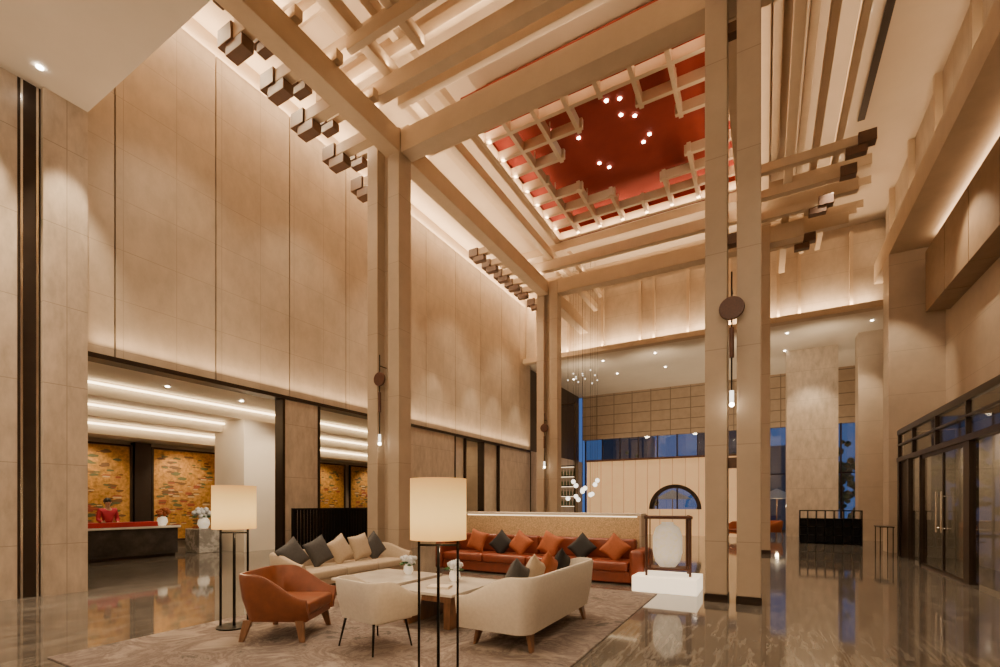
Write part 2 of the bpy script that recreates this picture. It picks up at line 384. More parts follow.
for y in (4.8,6.2,7.6,17.9,19.2): beam((-9.2,2.8,y,y+.2,z0,z1))
for x in (-9.1,-7.9,.15,.8): beam((x,x+.18,3.8,21,z0+.26,z1+.22))
def bracket(xe,y,z,grp,inner,k=1.0,low=True):
    e=thing('bracket_arm','cream bracket arm with stepped walnut end blocks under the ceiling','bracket',(xe,y,z),group=grp)
    L=abs(inner-xe); s=1 if inner>xe else -1
    def bx(a,b): return (min(s*a,s*b),max(s*a,s*b))
    a0,a1=bx(.42*k,L); boxes('arm',[(a0,a1,-.11*k,.11*k,.12,.12+.26*k)],M['cream'],e,bevel=.01)
    b0,b1=bx(0,.42*k); c0,c1=bx(.2*k,.7*k)
    bl=[(b0,b1,-.15*k,.15*k,.1,.12+.3*k)]
    if low: bl.append((c0,c1,-.12*k,.12*k,.1-.22*k,.1))
    boxes('end_block',bl,M['brown'],e,bevel=.01)
for y,xe,z in ((8.85,-9.3,9.45),(7.75,-9.05,9.45),(6.75,-8.85,9.45),(5.85,-8.55,9.45),(4.95,-8.4,9.45)): bracket(xe,y,z,'near bracket arms',-7.52,.95)
for y,xe in ((8.35,-8.95),(7.25,-8.7),(6.3,-8.4),(5.4,-8.2),(4.5,-8.0)): bracket(xe,y,9.78,'near bracket arms',-7.0,.75,True)
for y,xe in ((13.0,-8.4),(13.8,-8.4),(14.6,-8.4),(15.4,-8.4),(16.15,-8.4),(17.3,-8.4)): bracket(xe,y,9.42,'far bracket arms',-7.52,.8)
for y,xe,l in ((13.2,2.15,True),(14.3,1.95,False),(15.4,1.6,True),(17.3,1.35,True)): bracket(xe,y,9.45,'side bracket arms',-.23,.8,l)
# ---------------------------------------------------------------- red coffer + lattice
RX0,RX1,RY0,RY1=-6.5,-.15,9.75,15.85
struct('ceiling_red_coffer',[(RX0,RX1,RY0,RY1,11.45,11.55),(RX0-.06,RX0,RY0-.06,RY1+.06,10.95,11.55),(RX1,RX1+.06,RY0-.06,RY1+.06,10.95,11.55),(RX0,RX1,RY0-.06,RY0,10.95,11.55),(RX0,RX1,RY1,RY1+.06,10.95,11.55)],M['red'])
X0,X1,Y0,Y1=-6.42,-.23,9.83,15.77
w=.05; za,zb=10.92,11.17
nx=8;ny=8; px=(X1-X0)/nx; py=(Y1-Y0)/ny
fill=set()
for i in range(nx):
    for j in range(ny):
        a=min(i,nx-1-i); b=min(j,ny-1-j)
        if a==0 or b==0 or a+b<=3: fill.add((i,j))
segs=set()
for (i,j) in fill:
    segs|={('h',i,j),('h',i,j+1),('v',i,j),('v',i+1,j)}
lb=[]
st=.12
def runs(idx):
    idx=sorted(idx); out=[]; s=p=idx[0]
    for q in idx[1:]:
        if q!=p+1: out.append((s,p)); s=q
        p=q
    out.append((s,p)); return out
for j in range(ny+1):
    ii=[i for (k,i,jj) in segs if k=='h' and jj==j]
    if ii:
        for s,p in runs(ii):
            a=X0+px*s-(st if s>0 else 0); b=X0+px*(p+1)+(st if p<nx-1 else 0); yy=Y0+py*j
            lb.append((a,b,yy-w,yy+w,za+.003,zb))
for i in range(nx+1):
    jj=[j for (k,i2,j) in segs if k=='v' and i2==i]
    if jj:
        for s,p in runs(jj):
            a=Y0+py*s-(st if s>0 else 0); b=Y0+py*(p+1)+(st if p<ny-1 else 0); xx=X0+px*i
            lb.append((xx-w,xx+w,a,b,za,zb-.005))
for (i,j) in fill:
    if (i+j)%2==0 and i<nx-1 and j<ny-1: lb.append((X0+px*(i+1)-.015,X0+px*(i+1)+.015,Y0+py*(j+1)-.015,Y0+py*(j+1)+.015,zb-.01,11.44))
lat=boxes('ceiling_lattice',[(a+3.3,b+3.3,c_-12.8,d-12.8,e-10.92,f-10.92) for a,b,c_,d,e,f in lb],M['cream'],loc=(-3.3,12.8,10.92))
lat['label']='stepped cream timber lattice hung below the red coffer'; lat['category']='ceiling lattice'
# ---------------------------------------------------------------- columns
def column(posts,y0,y1,top,label,tie=True):
    cx=(posts[0][0]+posts[-1][1])/2
    e=thing('column',label,'column',(cx,(y0+y1)/2,0))
    cy=(y0+y1)/2
    for a,b in posts:
        boxes('post',[(a-cx,b-cx,y0-cy,y1-cy,.12,top)],M['post'],e,bevel=.012)
        boxes('plinth',[(a-cx-.01,b-cx+.01,y0-cy-.01,y1-cy+.01,0,.12)],M['dark'],e)
    a=posts[0][1];b=posts[-1][0]
    if tie: boxes('tie_panel',[(a-cx,b-cx,.02,.12,.12,top)],M['post'],e)
    else: boxes('tie_block',[(a-cx,b-cx,-.08,.08,z,z+.16) for z in (2.1,5.6,8.9)],M['brown'],e)
column([(-8.08,-7.76),(-7.45,-7.12)],8.08,8.5,9.95,'tall twin-post cream column behind the beige sofa')
column([(-7.6,-7.3),(-7.08,-6.75)],16.4,16.8,9.9,'tall twin-post cream column beside the lounge')
column([(-.83,-.51),(-.38,-.05)],8.1,8.45,12,'tall twin-post cream column on the marble floor',False)
column([(-.6,-.27),(-.14,.14)],16.4,16.75,12,'tall twin-post cream column near the lounge')
def sconce(x,y,z,s=1):
    e=thing('pendant_sconce','slim pendant light with walnut disc on the column','wall light',(x,y,z),group='column sconces')
    lathe('disc',[(0,-.03),(.17*s,-.03),(.18*s,0),(.17*s,.03),(0,.03)],M['redwood'],e,rot=(math.pi/2,0,0))
    rod('stem',(0,0,.55),(0,0,-1.35),.012,.012,M['metal'],e)
    rod('wall_arm',(0,0,.3),(0,.22,.3),.012,.012,M['metal'],e)
    rod('sleeve',(0,0,-.3),(0,0,-.75),.035,.035,M['redwood'],e)
    rod('bulb',(0,0,-1.25),(0,0,-1.42),.03,.03,M['globe'],e)
    blob('bulb_tip',[(0,0,-1.46,.035)],M['bulb'],e)
sconce(-7.6,7.98,4.35,.9); sconce(-.44,7.95,4.5); sconce(-7.19,16.2,4.35,.9)
# ---------------------------------------------------------------- entrance doors (bronze vestibule)
XD=3.37
fr=[(XD,XD+.12,8.5,17.75,3.52,3.66),(XD,XD+.08,8.5,17.7,3.2,3.25),(XD-.02,XD+.14,8.5,17.7,2.74,2.86)]
for y in (8.5,10.4,12.3,14.2,16.1,17.6): fr.append((XD,XD+.08,y,y+.06,2.86,3.52))
for y,ww in ((17.55,.16),(16.5,.14),(15.4,.08),(12.15,.3),(9.3,.14)): fr.append((XD,XD+.14,y,y+ww,0,2.74))
fr.append((XD+.03,XD+.07,12.4,15.4,0,.06)); fr.append((XD+.03,XD+.07,12.4,15.4,2.66,2.74)); fr.append((XD+.03,XD+.07,13.76,13.82,.06,2.66)); fr.append((XD+.05,XD+.09,16.6,17.6,0,2.74))
fr.append((XD+.02,XR,8.5,17.7,3.62,3.68))
fr+= [(XD+.05,XD+.06,8.5,17.6,.06,3.5,1)]
struct('door_1',fr,[M['dark'],M['glassd']])
struct('wall_vestibule',[(XR-.06,XR-.005,8.5,17.7,0,3.6),(XD+.15,XR-.06,17.72,17.8,0,3.6)],M['vest'])
for y in (13.6,13.95):
    o=thing('door_pull','vertical bright metal door pull on the glass doors','door handle',(XD-.04,y,.9),group='door pulls')
    rod('grip',(0,0,0),(0,0,.9),.018,.018,M['chrome'],o); rod('mount',(0,0,.1),(.09,0,.1),.012,.012,M['chrome'],o); rod('mount',(0,0,.8),(.09,0,.8),.012,.012,M['chrome'],o)
e=thing('console_table','slim dark console table against the stone pier','table',(3.15,18.2,0))
boxes('table_top',[(-.18,.18,-.4,.4,.82,.85)],M['dark'],e,bevel=.005)
for x in(-.15,.15):
    for y in(-.36,.36): boxes('leg',[(x-.012,x+.012,y-.012,y+.012,0,.82)],M['dark'],e)
o=wbox('stone_pillar',(.87,2.85,25.7,26.6,0,8.6),M['stone2']); o['label']='broad veined stone pillar in the lounge'; o['category']='pillar'
def screen(name,label,loc,rz,W,H,nv,nh,D=.3,back=None):
    e=thing(name,label,'screen',loc,rz)
    t=.04
    boxes('frame',[(0,W,-D/2,D/2,H-t,H),(0,W,-D/2,D/2,0,t),(0,t,-D/2,D/2,t,H-t),(W-t,W,-D/2,D/2,t,H-t)],M['metal'],e)
    bl=[]
    for i in range(1,nv): bl.append((W*i/nv-.014,W*i/nv+.014,-D/2,D/2,t,H-t))
    for j in range(1,nh): bl.append((t,W-t,-D/2+.003,D/2-.003,H*j/nh-.012,H*j/nh+.012))
    if nv or nh: boxes('slats',bl,M['metal'],e)
    if back: boxes('back_board',[(t,W-t,D/2-.02,D/2,t,H*back)],M['metal'],e)
    return e
screen('dark_shelf_unit','low black metal shelf unit near the windows',(1.15,21.6,0),0,1.95,1.28,7,4,.35,.76)
screen('slatted_screen','black slatted metal screen beside the stone pilaster',(-10.1,7.6,0),math.pi/2,3.3,1.42,34,1,.08)
# ---------------------------------------------------------------- murals
def mural(x,y0,y1,z0,z1,seed):
    random.seed(seed)
    e=thing('mural','gold leaf panorama mural with small red-roofed pavilions','painting',(x,(y0+y1)/2,z0),group='gold murals')
    h=z1-z0; w=(y1-y0)/2
    boxes('panel',[(-.05,0,-w,w,0,h)],M['gold'],e)
    V=[];F=[];fm=[]
    def poly(ps,mi,d):
        k=len(V); V.extend([(.006+d,p[0],p[1]) for p in ps]); F.append(tuple(range(k,k+len(ps)))); fm.append(mi)
    for k in range(int(w*70)):
        y=random.uniform(-w+.2,w-.2); z=h*random.uniform(.04,.95); s=random.uniform(.03,.09)
        poly([(y+s*(1.4+.6*random.random())*math.cos(a*math.pi/5),z+s*(.35+.4*random.random())*math.sin(a*math.pi/5)) for a in range(10)],2 if k%2 else 4,.0002+k*1e-5)
    for k in range(int(w*34)):
        y=random.uniform(-w+.25,w-.25); z=h*(.08+.62*random.random()); s=random.uniform(.05,.13)
        poly([(y-s,z),(y+s,z),(y+s,z+s*.45),(y-s,z+s*.45)],0 if k%3 else 1,.004+k*2e-5)
        poly([(y-s*1.5,z+s*.42),(y-s*.9,z+s*.48),(y+s*.9,z+s*.48),(y+s*1.5,z+s*.42),(y+s*.75,z+s*.85),(y-s*.75,z+s*.85)],1 if k%2 else 4,.007+k*2e-5)
    mesh_obj('painted_scene',V,F,[M['mwhite'],M['mred'],M['green'],M['dark'],M['mbrown']],e,fm=fm)
    boxes('frame',[(-.05,.05,-w-.06,-w,0,h),(-.05,.05,w,w+.06,0,h),(-.05,.05,-w-.06,w+.06,h,h+.06),(-.05,.05,-w-.06,w+.06,-.06,0)],M['dark'],e)
mural(-17.3,4.7,7.2,.35,3.3,1); mural(-17.3,7.85,9.9,.35,3.3,2); mural(-17.3,13.2,15.8,.35,3.3,3); mural(-17.3,16.2,19,.35,3.3,4)
o=wbox('mural_pier',(-17.49,-17.2,7.3,7.75,0,3.45),M['dark']); o['label']='dark bronze pier between gold murals'; o['category']='pier'
e=thing('reception_desk','long dark stone reception desk with red lacquer ledge','desk',(-15.3,5.6,0))
boxes('desk_body',[(-.35,.3,-2.0,1.85,.1,.84)],M['desk'],e,bevel=.01)
boxes('toe_kick',[(-.3,.25,-1.95,1.8,0,.1)],M['dark'],e)
boxes('counter_top',[(-.42,.36,-2.05,1.9,.84,.9)],M['tabletop'],e,bevel=.01)
boxes('red_ledge',[(.0,.36,-1.95,1.3,.9,1.03)],M['redledge'],e,bevel=.01)
boxes('front_panel',[(.3,.33,-1.9,1.75,.2,.7)],M['desk'],e)
def vase(loc,s,label,fc,base=None):
    e=thing('flower_arrangement',label,'flowers',loc)
    lathe('vase',[(0,0),(.05*s,0),(.08*s,.06*s),(.07*s,.12*s),(.045*s,.15*s)],M['ceramic'],e)
    random.seed(int(loc[0]*10))
    blob('blossom',[(random.uniform(-.09,.09)*s,random.uniform(-.09,.09)*s,(.2+random.uniform(-.03,.07))*s,.04*s) for i in range(22)],fc,e,sub=1,kind='stuff')
    blob('foliage',[(random.uniform(-.1,.1)*s,random.uniform(-.1,.1)*s,(.16+random.uniform(-.02,.03))*s,.035*s,(1.4,1,.5)) for i in range(10)],M['leaf'],e,sub=1,kind='stuff')
vase((-15.35,7.2,.9),1.7,'tall orange floral arrangement on the reception desk',M['orange'])
o=wbox('stone_pedestal',(-15.9,-15.1,8.1,8.8,0,.75),marble('grey_marble',(.2,.19,.18),(.3,.29,.27),(.5,.48,.45),.2),bevel=.02); o['label']='grey marble pedestal beside the reception desk'; o['category']='pedestal'
vase((-15.5,8.45,.75),2.2,'white and orange flowers on the marble pedestal',M['flower'])
# ---------------------------------------------------------------- furniture
r=wbox('area_rug',(-6.25,-1.6,1.9,8.3,0,.012),M['rug']); r['label']='muted taupe and rose abstract area rug'; r['category']='rug'
R=.012
def legs4(e,w,d,h,m,splay=.04,lw=(.02,.02,.6)):
    for sx in(-1,1):
        for sy in(-1,1):
            strut('leg',[(sx*(w+splay),sy*(d+splay),0,lw[2]),(sx*w,sy*d,h,1)],lw[0],lw[1],m,e)
def armchair(name,label,loc,rz,body,seatm,legm,W=.78,Dp=.74,zb=.74,za=.58,r=.26,z0=.27,lean=.07,t=.055,lw=(.02,.02,.6),**k):
    e=thing(name,label,'chair',loc,rz,**k)
    shell('shell',W,Dp,r,t,z0,zb,za,lean,body,e,flat=.3)
    boxes('seat_cushion',[(-W/2+.12,W/2-.12,-Dp/2+.12,Dp/2-.01,z0+.05,.43)],seatm,e,bevel=.03,seg=3,smooth=True)
    boxes('seat_base',[(-W/2+.11,W/2-.11,-Dp/2+.13,Dp/2-.03,z0-.03,z0+.05)],body,e,bevel=.015)
    legs4(e,W/2-.13,Dp/2-.12,z0-.01,legm,.05,lw)
    return e
armchair('armchair','burnt-brown leather tub armchair with wooden slab legs on the rug',(-4.93,3.65,R),math.radians(-62),M['leather2'],M['leather2'],M['wood'],W=.92,Dp=.82,zb=.74,za=.47,r=.2,z0=.24,lean=.1,t=.045,lw=(.022,.05,.6))
armchair('armchair','ivory upholstered tub armchair with slim metal legs on the rug',(-3.66,3.78,R),math.radians(-10),M['ivory'],M['ivory'],M['metal'],W=.76,Dp=.64,zb=.73,za=.55,r=.17,z0=.32,lean=.07,t=.045,lw=(.012,.012,.7))
def sofa(label,loc,rz,W,Dp,body,seatm,zb,za,legm,ncush=2,t=.09):
    e=thing('sofa',label,'sofa',loc,rz)
    shell('shell',W,Dp,.24,t,.2,zb,za,.08,body,e,flat=.25)
    boxes('seat_base',[(-W/2+.16,W/2-.16,-Dp/2+.18,Dp/2-.03,.18,.28)],body,e,bevel=.02)
    cw=(W-.4)/ncush
    for i in range(ncush): boxes('seat_cushion',[(-W/2+.2+cw*i+.005,-W/2+.2+cw*(i+1)-.005,-Dp/2+.18,Dp/2,.28,.43)],seatm,e,bevel=.04,seg=3,smooth=True)
    legs4(e,W/2-.28,Dp/2-.15,.2,legm,.04,(.06,.025,.6))
    return e
sofa('ivory fabric sofa with curved back and wooden slab legs',(-2.43,5.2,R),math.radians(90),2.1,.9,M['ivory'],M['ivory'],.78,.54,M['wood'],2,.06)
sofa('beige fabric sofa with curved back before the column',(-6.85,6.3,0),math.radians(-90),2.7,.95,M['beige'],M['beige'],.7,.55,M['wood'],3)
e=thing('banquette','long cognac leather banquette against the bronze partition','sofa',(-4.25,9.35,0))
boxes('base',[(-2.3,2.25,-.4,.45,.03,.24)],M['leather'],e,bevel=.02)
for i in range(4): boxes('seat_cushion',[(-2.28+1.07*i,-1.22+1.07*i,-.44,.28,.24,.42)],M['leather'],e,bevel=.04,seg=3,smooth=True)
for i in range(4): boxes('back_cushion',[(-2.28+1.07*i,-1.22+1.07*i,.24,.42,.4,.82)],M['leather'],e,bevel=.06,seg=3,smooth=True)
boxes('armrest',[(2.02,2.3,-.46,.45,.03,.66)],M['leather'],e,bevel=.08,seg=4,smooth=True)
boxes('armrest',[(-2.5,-2.3,-.46,.45,.03,.66)],M['leather'],e,bevel=.06,seg=4,smooth=True)
e=thing('partition','low bronze mesh-patterned partition with stone cap behind the banquette','partition',(-4.35,10.0,0))
boxes('body',[(-2.15,2.1,-.12,.3,0,1.28)],M['goldpat'],e)
boxes('cap',[(-2.18,2.14,-.15,.33,1.28,1.33)],M['white'],e,bevel=.005)
boxes('end_post',[(2.1,2.14,-.14,.32,0,1.28)],M['stone'],e)
boxes('cap_light',[(-2.1,2.05,-.145,-.125,1.255,1.275)],M['strips'],e)
def table(label,x0,x1,y0,y1,h):
    cx,cy=(x0+x1)/2,(y0+y1)/2; e=thing('coffee_table',label,'table',(cx,cy,R)); a=(x1-x0)/2;b=(y1-y0)/2
    boxes('table_top',[(-a,a,-b,b,h-.04,h)],M['tabletop'],e,bevel=.008)
    boxes('apron',[(-a+.06,a-.06,-b+.06,b-.06,h-.12,h-.04)],M['wood'],e)
    for sx in(-1,1):
        boxes('leg',[(sx*(a-.16)-.05,sx*(a-.16)+.05,-b+.12,b-.12,0,h-.12)],M['wood'],e,bevel=.005)
table('low square coffee table with white marble top and wood base',-5.75,-4.55,5.0,6.2,.40)
table('coffee table with white marble top and walnut base',-4.15,-3.2,4.55,5.75,.46)
vase((-5.0,5.9,R+.4),1.0,'pale blue hydrangeas in a small bowl on the coffee table',M['flower'])
vase((-3.75,5.4,R+.46),1.0,'pale blue hydrangeas in a small bowl on the marble table',M['flower'])
o=boxes('book',[(-.14,.14,-.1,.1,0,.03)],M['white'],loc=(-3.6,4.85,R+.461),rot=(0,0,.3)); o['label']='closed pale book on the marble coffee table'; o['category']='book'
G='sofa cushions'
p90=math.pi/2
for y,m,l,rl in ((5.35,'grey','charcoal square cushion on the beige sofa',1.3),(5.85,'grey','charcoal square cushion on the beige sofa',.9),(6.35,'beige','beige square cushion on the beige sofa',1.1),(6.8,'beige','beige square cushion on the beige sofa',.4),(7.25,'grey','charcoal square cushion on the beige sofa',1.3)):
    pillow((-6.88,y,.47),-p90,.3,M[m],l,G,.48,.15,rl*.4)
for y,m,l in ((4.55,'grey','charcoal square cushion on the ivory sofa'),(5.0,'beige','beige square cushion on the ivory sofa'),(5.4,'orange','orange velvet cushion on the ivory sofa'),(5.85,'black','black velvet cushion on the ivory sofa')):
    pillow((-2.48,y,.47),p90,.3,M[m],l,G,.46,.14,.4)
for x,m,l,rl in ((-5.9,'orange','orange velvet cushion on the leather banquette',.5),(-5.35,'black','black velvet cushion on the leather banquette',1.4),(-4.85,'orange','orange velvet cushion on the leather banquette',1.2),(-4.1,'orange','orange velvet cushion on the leather banquette',.8),(-3.45,'black','black velvet cushion on the leather banquette',1.5),(-2.75,'orange','orange velvet cushion on the leather banquette',1.3)):
    pillow((x,9.28,.47),0,-.26,M[m],l,G,.46,.14,rl*.5)
def lamp(x,y,z,label):
    e=thing('floor_lamp',label,'floor lamp',(x,y,z),.5)
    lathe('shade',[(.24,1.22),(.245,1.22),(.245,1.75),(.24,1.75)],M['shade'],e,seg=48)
    lathe('diffuser',[(0,1.25),(.238,1.25),(.238,1.26),(0,1.26)],M['shade'],e,seg=32)
    lathe('base',[(0,0),(.2,0),(.2,.018),(0,.018)],M['metal'],e,seg=32)
    for sx in(-1,1):
        boxes('pole',[(sx*.17-.01,sx*.17+.01,-.01,.01,.018,1.25)],M['metal'],e)
    boxes('crossbar',[(-.17,.17,-.01,.01,1.16,1.18)],M['metal'],e)
    boxes('centre_pole',[(-.012,.012,-.012,.012,.018,1.18)],M['metal'],e)
    point((x,y,z+1.9),14,(1,.68,.36),.12); point((x,y,z+1.12),16,(1,.68,.36),.1)
lamp(-5.75,3.5,R,'black-framed floor lamp with linen drum shade beside the leather armchair')
lamp(-2.5,3.35,R,'black-framed floor lamp with linen drum shade beside the ivory sofa')
o=wbox('display_plinth',(-2.05,-.98,8.4,9.25,0,.27),M['plinth'],bevel=.01); o['label']='glowing white plinth on the marble floor'; o['category']='plinth'
e=thing('display_lantern','dark reddish timber lantern frame around a pale carved vessel','lantern',(-1.52,8.83,.27),math.radians(12))
for x in(-.36,.36):
    for y in(-.2,.2): boxes('leg',[(x-.022,x+.022,y-.022,y+.022,0,1.06)],M['redwood'],e,bevel=.004)
boxes('top_frame',[(-.4,.4,-.24,.24,1.0,1.05)],M['redwood'],e,bevel=.006)
boxes('bottom_shelf',[(-.36,.36,-.2,.2,.1,.14)],M['redwood'],e,bevel=.004)
for x in(-.3,.3): boxes('inner_bar',[(x-.01,x+.01,-.19,-.17,.14,1.0)],M['redwood'],e)
j=lathe('carved_vessel',[(0,.14),(.13,.14),(.21,.24),(.25,.4),(.25,.68),(.2,.84),(.1,.91),(.1,.94),(0,.94)],M['ceramic'],e,seg=32); j.scale=(1,.4,1)
# ---------------------------------------------------------------- lounge
e=thing('lattice_screen','warm backlit panelled screen with round moon opening','screen',(-4.3,24,0))
V=[];F=[]
cx,cz,rr=.5,1.25,1.1; x0,x1,zt=-3.9,3.6,3.7
angs=sorted([math.pi*i/32 for i in range(33)]+[math.atan2(zt-cz,x1-cx),math.atan2(zt-cz,x0-cx)]); N_=len(angs)-1
for dy in (0,.15):
    for a in angs: V.append((cx+rr*math.cos(a),dy,cz+rr*math.sin(a)))
    for a in angs:
        c_,s_=math.cos(a),math.sin(a)
        t=min(((x1-cx) if c_>0 else (cx-x0))/max(abs(c_),1e-5),(zt-cz)/max(s_,1e-5)); V.append((cx+t*c_,dy,cz+t*s_))
k=2*(N_+1)
for i in range(N_):
    F.append((i,i+1,N_+1+i+1,N_+1+i)); F.append((k+i,k+N_+1+i,k+N_+2+i,k+i+1)); F.append((i,k+i,k+i+1,i+1)); F.append((N_+1+i,N_+2+i,k+N_+2+i,k+N_+1+i))
mesh_obj('screen_panel',V,F,M['lit'],e)
boxes('dado',[(x0,x1,0,.15,0,cz)],M['lit'],e)
boxes('top_rail',[(x0-.05,x1+.05,-.05,.2,zt,zt+.1)],M['brown'],e)
V=[];F=[];N_=32
for dy in(-.05,.2):
    for q in(rr-.08,rr+.1):
        for i in range(N_+1):
            a=math.pi*i/N_; V.append((cx+q*math.cos(a),dy,cz+q*math.sin(a)))
n1=N_+1
for i in range(N_): F+= [(i,i+1,n1+i+1,n1+i),(2*n1+i,3*n1+i,3*n1+i+1,2*n1+i+1),(i,2*n1+i,2*n1+i+1,i+1),(n1+i,n1+i+1,3*n1+i+1,3*n1+i)]
mesh_obj('moon_gate_rim',V,F,M['dark'],e)
e=thing('bottle_cabinet','tall dark bronze shelving with lit bottle racks','shelf',(-8.8,22.6,0))
boxes('frame',[(-.55,-.48,-.2,.2,0,6.6),(.48,.55,-.2,.2,0,6.6)]+[(-.48,.48,-.2,.2,z,z+.04) for z in (.4,.9,1.4,1.9,2.4,2.9,3.4,6.5)],M['dark'],e)
boxes('shelf_light',[(-.46,.46,.15,.18,z-.03,z-.01) for z in (.9,1.4,1.9,2.4,2.9,3.4)],M['strips'],e)
bt=None
for z in (1.44,1.94,2.44,2.94):
    for i in range(6):
        x=-.4+.16*i
        if bt is None:
            bt=lathe('bottle',[(0,0),(.04,0),(.04,.18),(.015,.24),(.015,.31),(0,.31)],M['leaf'],loc=(-8.8+x,22.6,z),seg=12); bt['label']='dark green glass bottle on the shelf'; bt['category']='bottle'; bt['group']='bottles on the lit shelves'
        else:
            c=bt.copy(); c.location=(-8.8+x,22.6,z); COL.objects.link(c)
random.seed(3)
for i in range(12):
    x=-7.45+.32*(i%4)+random.uniform(-.08,.08); y=19.4+.5*(i//4); z=(1.75,2.3,2.05,1.9,2.5,1.7,2.2,2.35,1.85,2.15,1.95,2.55)[i]
    e=thing('globe_pendant','opal glass globe pendant on a thin wire','pendant light',(x,y,z),group='globe pendant cluster')
    blob('globe',[(0,0,0,.1)],M['globe'],e)
    rod('wire',(0,0,.1),(0,0,12.0-z),.005,.005,M['metal'],e,seg=6)
    blob('wire_sparkle',[(0,0,6.9-z+.1*(i%5),.03)],M['globe'],e,sub=1)  # small glowing beads stand in for sparkles high on the wires
lc=armchair('lounge_chair','orange leather lounge chair by the windows',(-1.0,22.8,0),2.5,M['orange'],M['leather'],M['wood'],group='lounge chairs')
for x,y,rz in ((.3,24.6,2.0),(-.2,26.5,1.0),(-7.4,25.6,2.4),(-5.9,26.2,.4)): copy_thing(lc,(x,y,0),rz)
for x,y in ((-.5,25.5),(-6.6,25.9)):
    e=thing('side_table','small round dark side table in the lounge','table',(x,y,0),group='lounge side tables')
    lathe('table_top',[(0,.5),(.3,.5),(.3,.53),(0,.53)],M['tabletop'],e); rod('stem',(0,0,0),(0,0,.5),.02,.02,M['metal'],e); lathe('base',[(0,0),(.2,0),(.2,.02),(0,.02)],M['metal'],e)
# ---------------------------------------------------------------- receptionist
def person(loc,rz,s):
    e=thing('person','woman in red uniform jacket standing behind the reception desk','person',loc,rz)
    e.scale=(s,s,s)
    def skin(name,V,E,Rd,m,root=0,sub=2):
        me=bpy.data.meshes.new(name); me.from_pydata(V,E,[]); me.materials.append(m)
        o=bpy.data.objects.new(name,me); COL.objects.link(o); o.parent=e
        md=o.modifiers.new('skin','SKIN'); md.use_smooth_shade=True
        sv=me.skin_vertices[0].data
        for i,rr in enumerate(Rd): sv[i].radius=rr if isinstance(rr,tuple) else (rr,rr)
        for i in range(len(V)): sv[i].use_root=(i==root)
        ss=o.modifiers.new('sub','SUBSURF'); ss.levels=sub; ss.render_levels=sub
        return o
    V=[(0,0,.93),(0,0,1.1),(0,0,1.3),(0.0,0,1.4),(.01,0,1.47)]; Rd=[(.14,.11),(.11,.09),(.14,.1),.05,.045]; E=[(0,1),(1,2),(2,3),(3,4)]
    V+=[(.02,0,1.53),(.02,0,1.61)]; Rd+=[(.07,.075),(.075,.08)]; E+=[(4,5),(5,6)]
    for sy in(-1,1):
        k=len(V); V+=[(0,sy*.09,.86),(0.01,sy*.1,.48),(-.01,sy*.1,.08),(.12,sy*.11,.03)]; Rd+=[.085,.055,.038,.03]; E+=[(0,k),(k,k+1),(k+1,k+2),(k+2,k+3)]
        k=len(V); V+=[(0,sy*.17,1.35),(0.02,sy*.22,1.08),(.2,sy*.17,1.0),(.25,sy*.155,.985)]; Rd+=[.05,.038,.028,.025]; E+=[(2,k),(k,k+1),(k+1,k+2),(k+2,k+3)]
        for q,(dy,ln) in enumerate(((-.03,.065),(-.012,.08),(.006,.075),(.024,.06))):
            j=len(V); V+=[(.28,sy*.155+dy,.985),(.28+ln*.6,sy*.155+dy*1.2,.98),(.28+ln,sy*.155+dy*1.2,.965)]; Rd+=[.01,.008,.007]; E+=[(k+3,j),(j,j+1),(j+1,j+2)]
        j=len(V); V+=[(.25,sy*.155-sy*.04,.98),(.28,sy*.155-sy*.06,.975)]; Rd+=[.01,.008]; E+=[(k+3,j),(j,j+1)]
    skin('body',V,E,Rd,M['skin'])
    V=[(0,0,.95),(0,0,1.1),(0,0,1.3),(0,0,1.38)]; Rd=[(.165,.13),(.13,.11),(.165,.12),.07]; E=[(0,1),(1,2),(2,3)]
    for sy in(-1,1):
        k=len(V); V+=[(0,sy*.18,1.36),(0.02,sy*.225,1.08),(.17,sy*.18,1.01)]; Rd+=[.065,.052,.042]; E+=[(2,k),(k,k+1),(k+1,k+2)]
    skin('jacket',V,E,Rd,M['redcloth'])
    skin('skirt',[(0,0,.98),(0,0,.8),(0,0,.5)],[(0,1),(1,2)],[(.16,.13),(.2,.15),(.18,.14)],M['blackcloth'])
    blob('hair',[(-.015,0,1.6,.1,(1,.9,1.05)),(-.1,0,1.58,.05)],M['hair'],e)
    blob('eye',[(.095,-.03,1.575,.01),(.095,.03,1.575,.01)],M['hair'],e)
    blob('nose',[(.1,0,1.55,.014,(1,.7,1.3))],M['skin'],e); blob('mouth',[(.092,0,1.515,.016,(.5,1.3,.4))],M['redcloth'],e)
    blob('ear',[(.01,-.085,1.56,.018,(.7,.5,1.2)),(.01,.085,1.56,.018,(.7,.5,1.2))],M['skin'],e)
person((-16.05,6.15,0),0,1.0)
